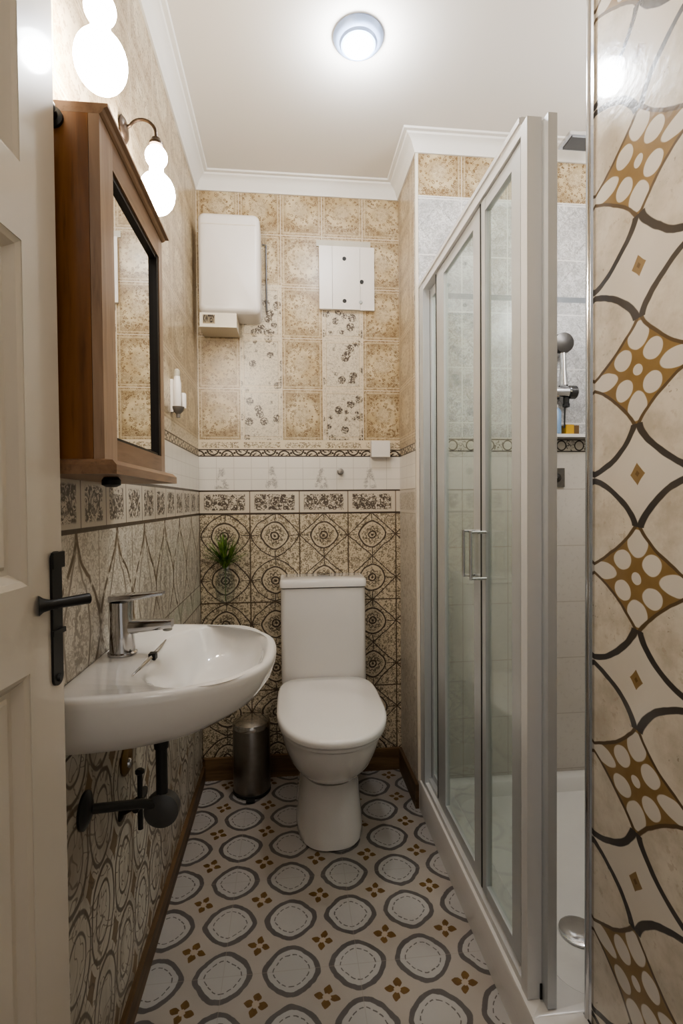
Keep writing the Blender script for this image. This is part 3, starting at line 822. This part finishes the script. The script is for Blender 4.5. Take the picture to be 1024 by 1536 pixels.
loft(bm, [tring(.162, 1.346, 1.838, .4095, 2.3, 5), tring(.1675, 1.338, 1.842, .413, 2.3, 5), tring(.1685, 1.336, 1.842, .424, 2.3, 5), tring(.166, 1.340, 1.840, .431, 2.3, 5), tring(.160, 1.349, 1.835, .4345, 2.3, 5), tring(.10, 1.43, 1.79, .4375, 2.3, 4), tring(.02, 1.58, 1.64, .4385, 2.2, 3)])
obj('lid', bm, 'seat', t, smooth=45)
for sx in (-.075, .075):
    bm = new(); tube(bm, [(TXc + sx - .018, 1.842, .418), (TXc + sx + .018, 1.842, .418)], .007, 14); obj('hinge', bm, 'seat', t)
# cistern
def crect(x0, x1, y0, y1, z, r=.018): return [(x, y, z) for x, y in rrect(x0, x1, y0, y1, r, 6)]
cl, cr = -.030, .280
bm = new(); loft(bm, [crect(cl + .004, cr + .000, 1.850, 1.992, .393), crect(cl + .001, cr + .001, 1.846, 1.994, .42), crect(cl, cr, 1.843, 1.995, .60), crect(cl + .001, cr - .001, 1.842, 1.995, .7570)])
obj('cistern', bm, 'chinat', t, smooth=45)
bm = new(); loft(bm, [crect(cl + .001, cr - .001, 1.842, 1.995, .7590), crect(cl - .003, cr + .003, 1.836, 1.996, .7615), crect(cl - .003, cr + .003, 1.836, 1.996, .782), crect(cl, cr, 1.840, 1.995, .7885), crect(cl + .008, cr - .008, 1.848, 1.990, .7905)])
obj('cistern_lid', bm, 'chinat', t, smooth=40)
bm = new(); lathe(bm, [(.024, .7907), (.024, .7955), (.020, .7972)], (TXc + .006, 1.925, 0), 'z', 28); bt = obj('flush_button', bm, 'chrome', t)
bm = new(); box(bm, TXc - .014, TXc + .026, 1.9235, 1.9265, .7973, .7980); obj('button_split', bm, 'seal', bt)

# ------------------------------------------------------------------ pedal bin
t = empty('pedal_bin', (-.143, 1.906, 0), 'cylindrical dark steel pedal bin beside the toilet', 'bin')
def atb(p): return p
bm = new(); lathe(bm, [(.066, .0005), (.069, .003), (.069, .012), (.067, .0135)], (-.143, 1.906, 0), 'z', 40); obj('base_ring', bm, 'seal', t)
bm = new(); lathe(bm, [(.0675, .0137), (.068, .02), (.068, .240), (.067, .2425)], (-.143, 1.906, 0), 'z', 48); obj('body', bm, 'steel', t)
bm = new(); lathe(bm, [(.0685, .2430), (.0695, .246), (.0695, .256), (.066, .262), (.050, .268), (.025, .272), (.002, .273)], (-.143, 1.906, 0), 'z', 48); obj('lid', bm, 'steell', t)
bm = new(); box(bm, -.158, -.128, 1.815, 1.845, .004, .009); q = obj('pedal', bm, 'seal', t, bev=.002)

# ------------------------------------------------------------------ wall vase and plant
VX, VY = -.238, YB - .042
t = empty('wall_vase', (VX, YB, .70), 'clear glass vase fixed to the back wall behind the basin', 'vase')
bm = new(); lathe(bm, [(.004, .690), (.020, .694), (.033, .712), (.038, .745), (.034, .785), (.022, .812), (.016, .822), (.018, .828), (.0165, .8275), (.0145, .822), (.020, .811), (.032, .784), (.036, .745), (.031, .714), (.018, .697), (.003, .694)], (VX, VY, 0), 'z', 32)
obj('glass', bm, 'clear', t, smooth=60)
bm = new(); lathe(bm, [(.010, -.0004), (.010, -.004), (.005, -.006)], (VX, YB, .818), 'y', 16); tube(bm, [(VX, YB - .005, .818), (VX, VY + .019, .818)], .002, 8); obj('wall_clip', bm, 'chrome', t)
t = empty('spiky_plant', (VX, VY, .80), 'small spiky green plant with thin leaf blades, in the glass wall vase', 'plant')
bm = new()
for i in range(80):
    a = random.uniform(0, 2 * PI); tilt = random.uniform(.05, 1.25); L = random.uniform(.105, .150) * (1.0 - .18 * tilt)
    base = Vector((VX + random.uniform(-.008, .008), VY + random.uniform(-.006, .006), .828 + random.uniform(-.006, .010)))
    d = Vector((math.cos(a) * math.sin(tilt), min(math.sin(a) * math.sin(tilt), .28) * .7, math.cos(tilt)))
    side = d.cross(Vector((0, 0, 1)) if tilt > .1 else Vector((1, 0, 0))).normalized(); nn = side.cross(d).normalized()
    prev = None; n = 6
    w0 = random.uniform(.0034, .0050)
    for k in range(n + 1):
        f = k / n; p = base + d * L * f - Vector((0, 0, 1)) * (L * .16 * f * f * math.sin(tilt))
        if p.y > YB - .004: p.y = YB - .004
        w = w0 * (0.55 + 1.3 * f) * (1 - f) ** .6 if f < 1 else .0001
        cur = [bm.verts.new(p + side * w), bm.verts.new(p + nn * w * .35), bm.verts.new(p - side * w)]
        if prev:
            for q in range(2): bm.faces.new((prev[q], prev[q + 1], cur[q + 1], cur[q]))
        prev = cur
obj('foliage', bm, 'leaf', t, smooth=60)
bm = new(); tube(bm, [(VX, VY, .700), (VX + .001, VY, .76), (VX, VY, .830)], [.0016, .0018, .003], 8); obj('stem', bm, 'stemg', t)

# ------------------------------------------------------------------ shower tray
t = empty('shower_tray', (.75, 1.3, 0), 'white acrylic shower tray with raised rim on the floor at the right', 'shower tray')
TZ = .102
outer = [(XN + .001, .745), (XR - .006, .745), (XR - .006, YR + .008), (XS - .001, YR + .008), (XS - .001, YS - .0005), (XN + .001, YS - .0005)]
bm = new(); prism(bm, [(x, y) for x, y in outer], .0005, .040); tb = obj('tray_base', bm, 'tray', t)
# rim with a rounded basin opening
bm = new()
inn = rrect(.535, XS - .05, YR + .035, YS - .045, .075, 8)
n = len(inn)
def hit(px, py):
    # outer boundary of the rim nearest in the same direction
    x0, x1, y0, y1 = XN + .001, XS - .001, .745, YS - .0005
    cx, cy = (.535 + XS - .05) / 2, (YR + YS) / 2
    return min(max(cx + (px - cx) * 1.6, x0), x1), min(max(cy + (py - cy) * 1.6, YR + .008), y1)
out = [hit(*p) for p in inn]
# force exact corners
cors = [(XS - .001, YS - .0005), (XN + .001, YS - .0005), (XN + .001, YR + .008), (XS - .001, YR + .008)]
for c in cors:
    k = min(range(n), key=lambda i: (out[i][0] - c[0]) ** 2 + (out[i][1] - c[1]) ** 2); out[k] = c
def sh(pts, z): return [(x, y, z) for x, y in pts]
def shrink(pts, k, cx=.87, cy=1.29): return [(x + (cx - x) * k, y + (cy - y) * k) for x, y in pts]
loft(bm, [sh(out, .0402), sh(out, TZ - .008), sh(shrink(out, .004), TZ - .002), sh(shrink(out, .012), TZ), sh(shrink(inn, -.012), TZ), sh(inn, TZ - .004), sh(shrink(inn, .02), TZ - .018), sh(shrink(inn, .05), .062), sh(shrink(inn, .10), .056), sh(shrink(inn, .8), .052)], cap=(False, True))
obj('tray_rim', bm, 'tray', t, smooth=40)
bm = new(); prism(bm, [(XN + .001, .745), (XR - .006, .745), (XR - .006, YR + .0078), (XN + .001, YR + .0078)], .0402, TZ); obj('tray_threshold', bm, 'tray', t, bev=.006, seg=3)
bm = new(); lathe(bm, [(.045, 0), (.044, .004), (.036, .008), (.010, .009), (.002, .009)], (.668, 1.115, .0565), 'z', 32); q = obj('waste_cover', bm, 'chrome', t); q['label'] = 'chrome waste cover in the tray'

# ------------------------------------------------------------------ shower enclosure
SX = .470; ZT0, ZT1 = TZ + .001, 1.806
t = empty('shower_enclosure', (SX, 1.33, TZ), 'silver framed shower enclosure with glass sliding doors on the tray', 'shower enclosure')
obj('bottom_rail', box(new(), SX - .018, SX + .020, .955, YS - .0008, ZT0, ZT0 + .016), 'aluw', t, bev=.003)
obj('bottom_rail', box(new(), SX - .006, SX + .014, .955, YS - .0008, ZT0 + .0162, ZT0 + .030), 'alu', t, bev=.002)
obj('top_rail', box(new(), SX - .018, SX + .020, .955, YS - .0008, ZT1 - .036, ZT1), 'aluw', t, bev=.003)
obj('rail_lip', box(new(), SX - .022, SX - .0182, .955, YS - .0008, ZT1 - .012, ZT1 - .001), 'aluw', t, bev=.001)
obj('wall_jamb', box(new(), SX - .0195, SX + .0215, YS - .052, YS - .0008, ZT0 + .0002, ZT1 + .001), 'alu', t, bev=.003)
bm = new(); box(bm, SX - .019, SX + .010, .928, .954, ZT0, ZT1 - .018)
pp = obj('corner_post', bm, 'aluw', t, bev=.004)
obj('corner_post', box(new(), SX + .0102, SX + .028, .905, .960, ZT0 + .001, ZT1 - .026), 'alu', t, bev=.003)
obj('corner_seal', box(new(), SX - .006, SX + .006, .9555, .9635, ZT0 + .03, ZT1 - .04), 'seal', t)
obj('post_foot', box(new(), SX + .006, SX + .024, .9255, .9278, ZT0 + .0005, ZT0 + .03), 'seal', t)
def door_panel(y0, y1, x0, x1, w0, w1, name):
    z0, z1 = ZT0 + .032, ZT1 - .038
    bm = new(); box(bm, x0, x1, y0, y0 + w0, z0, z1); box(bm, x0, x1, y1 - w1, y1, z0, z1); box(bm, x0 + .001, x1 - .001, y0 + w0, y1 - w1, z0, z0 + .022); box(bm, x0 + .001, x1 - .001, y0 + w0, y1 - w1, z1 - .030, z1)
    p = obj(name, bm, 'alu', t, bev=.002)
    xm = (x0 + x1) / 2
    obj('glass', box(new(), xm - .002, xm + .002, y0 + w0 - .003, y1 - w1 + .003, z0 + .019, z1 - .027), 'glass', p, smooth=0)
    bm = new(); box(bm, x0 - .0012, x0 + .004, y1 + .0002, y1 + .0056, z0 + .002, z1 - .002); obj('edge_seal', bm, 'seal', p)
    return p
pn = door_panel(.968, 1.172, SX - .013, SX + .002, .040, .022, 'sliding_door')
pf = door_panel(1.182, 1.545, SX - .010, SX + .004, .050, .072, 'sliding_door')
px = door_panel(1.553, YS - .053, SX + .005, SX + .017, .020, .020, 'fixed_panel')
# handles: chrome framed clear loops
def handle(p, y, xf):
    bm = new(); z0, z1 = .888, .996
    xo = xf - .036
    for zz in (z0, z1): tube(bm, [(xf + .001, y, zz), (xo, y, zz)], .0034, 10)
    tube(bm, [(xo, y, z0 - .003), (xo, y, z1 + .003)], .0036, 12)
    h = obj('handle', bm, 'chrome', p)
    bm = new(); box(bm, xo + .004, xf - .002, y - .009, y + .009, z0 + .005, z1 - .005); obj('handle_plate', bm, 'clear', h)
    return h
handle(pn, 1.148, SX - .013); handle(pf, 1.206, SX - .010)

# ------------------------------------------------------------------ shower fittings
t = empty('shower_mixer', (.93, YS, 1.44), 'chrome bar shower mixer on the far shower wall', 'mixer tap')
bm = new(); tube(bm, [(.80, YS - .045, 1.440), (.960, YS - .045, 1.440)], .018, 20); obj('bar', bm, 'chrome', t)
bm = new(); lathe(bm, [(.019, 0), (.023, .004), (.023, .026), (.019, .030)], (.9605, YS - .045, 1.440), 'x', 24); obj('control_knob', bm, plain('smoked_chrome', (.10, .10, .10), .2, .8), t)
bm = new(); lathe(bm, [(.022, 0), (.022, -.006), (.012, -.008), (.012, -.028)], (.935, YS - .0004, 1.440), 'y', 22); obj('wall_union', bm, 'chrome', t)
bm = new(); lathe(bm, [(.010, 0), (.010, -.020), (.012, -.022), (.012, -.032), (.006, -.034)], (.955, YS - .045, 1.4215), 'z', 16); obj('hose_outlet', bm, 'black', t)
bm = new(); tube(bm, [(.950, YS - .045, 1.388), (.949, YS - .046, 1.36), (.948, YS - .046, 1.318)], .0028, 8); obj('hose', bm, 'pipe', t)
t = empty('hand_shower', (.94, YS, 1.50), 'dark hand shower in its holder above the mixer', 'hand shower')
bm = new(); tube(bm, [(.945, YS - .045, 1.462), (.945, YS - .043, 1.52), (.945, YS - .040, 1.585)], [.016, .011, .0105], 16); obj('handle', bm, 'chrome', t)
bm = new(); lathe(bm, [(.020, .010), (.034, 0), (.036, -.010), (.034, -.020), (.010, -.024)], (.945, YS - .032, 1.608), 'y', 30); obj('spray_head', bm, plain('dark_spray_face', (.06, .055, .05), .3, .4), t)
bm = new(); tube(bm, [(.945, YS - .0005, 1.565), (.945, YS - .030, 1.565)], .008, 12); obj('holder', bm, 'chrome', t)
t = empty('overhead_rose', (1.0, 1.525, 2.19), 'square flat chrome overhead shower rose near the ceiling', 'shower head')
bm = new(); box(bm, .860, 1.06, 1.49, 1.56, 2.178, 2.188); obj('plate', bm, 'chrome', t, bev=.002)
bm = new(); box(bm, .872, 1.05, 1.497, 1.553, 2.1745, 2.1778); obj('spray_face', bm, 'pipel', t)
bm = new(); tube(bm, [(1.0, 1.525, 2.1882), (1.0, 1.525, 2.204), (1.02, 1.525, 2.208), (XS - .0005, 1.525, 2.208)], .008, 12); obj('arm', bm, 'chrome', t)
t = tag(obj('shower_shelf', box(new(), .80, 1.06, YS - .05, YS - .0005, 1.286, 1.297), 'tray', bev=.002), 'slim white shelf on the far shower wall under the mixer', 'shelf')
bm = new(); lathe(bm, [(.018, 1.2975), (.020, 1.300), (.020, 1.375), (.012, 1.388)], (.925, YS - .027, 0), 'z', 22)
t = empty('shampoo_bottle', (.925, YS - .027, 1.2975), 'pale blue bottle standing on the shower shelf', 'bottle')
obj('body', bm, 'blue', t)
bm = new(); lathe(bm, [(.010, 1.3882), (.010, 1.398), (.008, 1.400)], (.925, YS - .027, 0), 'z', 16); obj('cap', bm, 'plastic', t)
t = empty('soap_box', (.975, YS - .025, 1.2975), 'small yellow and brown soap box on the shower shelf', 'box')
obj('body', box(new(), .957, .985, YS - .042, YS - .008, 1.2975, 1.330), 'yellow', t, bev=.002)
obj('end_flap', box(new(), .9855, 1.006, YS - .038, YS - .010, 1.2975, 1.328), plain('brown_card', (.14, .08, .03), .5), t, bev=.002)
t = empty('wall_plate', (.945, YS, 1.15), 'square dark grey metal plate on the far shower wall below the border', 'wall plate')
obj('plate', box(new(), .912, .972, YS - .006, YS - .0005, 1.116, 1.182), 'grey', t, bev=.002)
bm = new(); lathe(bm, [(.016, 0), (.016, -.003), (.010, -.005), (.004, -.012)], (.942, YS - .0062, 1.148), 'y', 20); obj('knob', bm, plain('plate_knob', (.07, .065, .06), .35, .6), t)

# ------------------------------------------------------------------ lights
def lamp(name, kind, loc, e, col, size=.1, rot=None):
    l = bpy.data.lights.new(name, kind); l.energy = e; l.color = col
    if kind == 'AREA': l.size = size
    else: l.shadow_soft_size = size
    o = bpy.data.objects.new(name, l); o.location = loc; C.objects.link(o)
    if rot: o.rotation_euler = rot
    return o
lamp('rear_fill', 'POINT', (.05, -.55, 2.05), 4.5, (1.0, .95, .88), .15)  # unseen fill light added behind the camera
lamp('ceiling_spot', 'POINT', (.197, 1.365, 2.235), 5.5, (.95, .97, 1.0), .035)
lamp('shower_fill', 'POINT', (1.12, 1.04, 1.95), 8.5, (.98, .98, 1.0), .06)  # added off-frame light that brightens the shower interior, no fitting modelled
w = bpy.data.worlds.new('ambient_fill'); bpy.context.scene.world = w; w.use_nodes = True  # weak world light added as fill through the open front
w.node_tree.nodes['Background'].inputs[0].default_value = (1.0, .96, .92, 1); w.node_tree.nodes['Background'].inputs[1].default_value = .30

# ------------------------------------------------------------------ camera
f, yaw, pitch, roll = 766.96, .1041, .0203, .0078
cam = bpy.data.cameras.new('camera'); co = bpy.data.objects.new('camera', cam); C.objects.link(co)
cam.sensor_fit = 'VERTICAL'; cam.sensor_height = 36; cam.sensor_width = 24; cam.lens = f / 1536 * 36; cam.clip_start = .02
fw = Vector((math.sin(yaw) * math.cos(pitch), math.cos(yaw) * math.cos(pitch), -math.sin(pitch)))
rt = Vector((math.cos(yaw), -math.sin(yaw), 0)); up = rt.cross(fw)
c, s = math.cos(roll), math.sin(roll)
r2 = rt * c - up * s; u2 = rt * s + up * c
co.matrix_world = Matrix(((r2.x, u2.x, -fw.x, 0), (r2.y, u2.y, -fw.y, 0), (r2.z, u2.z, -fw.z, 1.07), (0, 0, 0, 1)))
bpy.context.scene.camera = co
vs = bpy.context.scene.view_settings
vs.view_transform = 'AgX'; vs.look = 'AgX - Medium High Contrast'; vs.exposure = 0.38
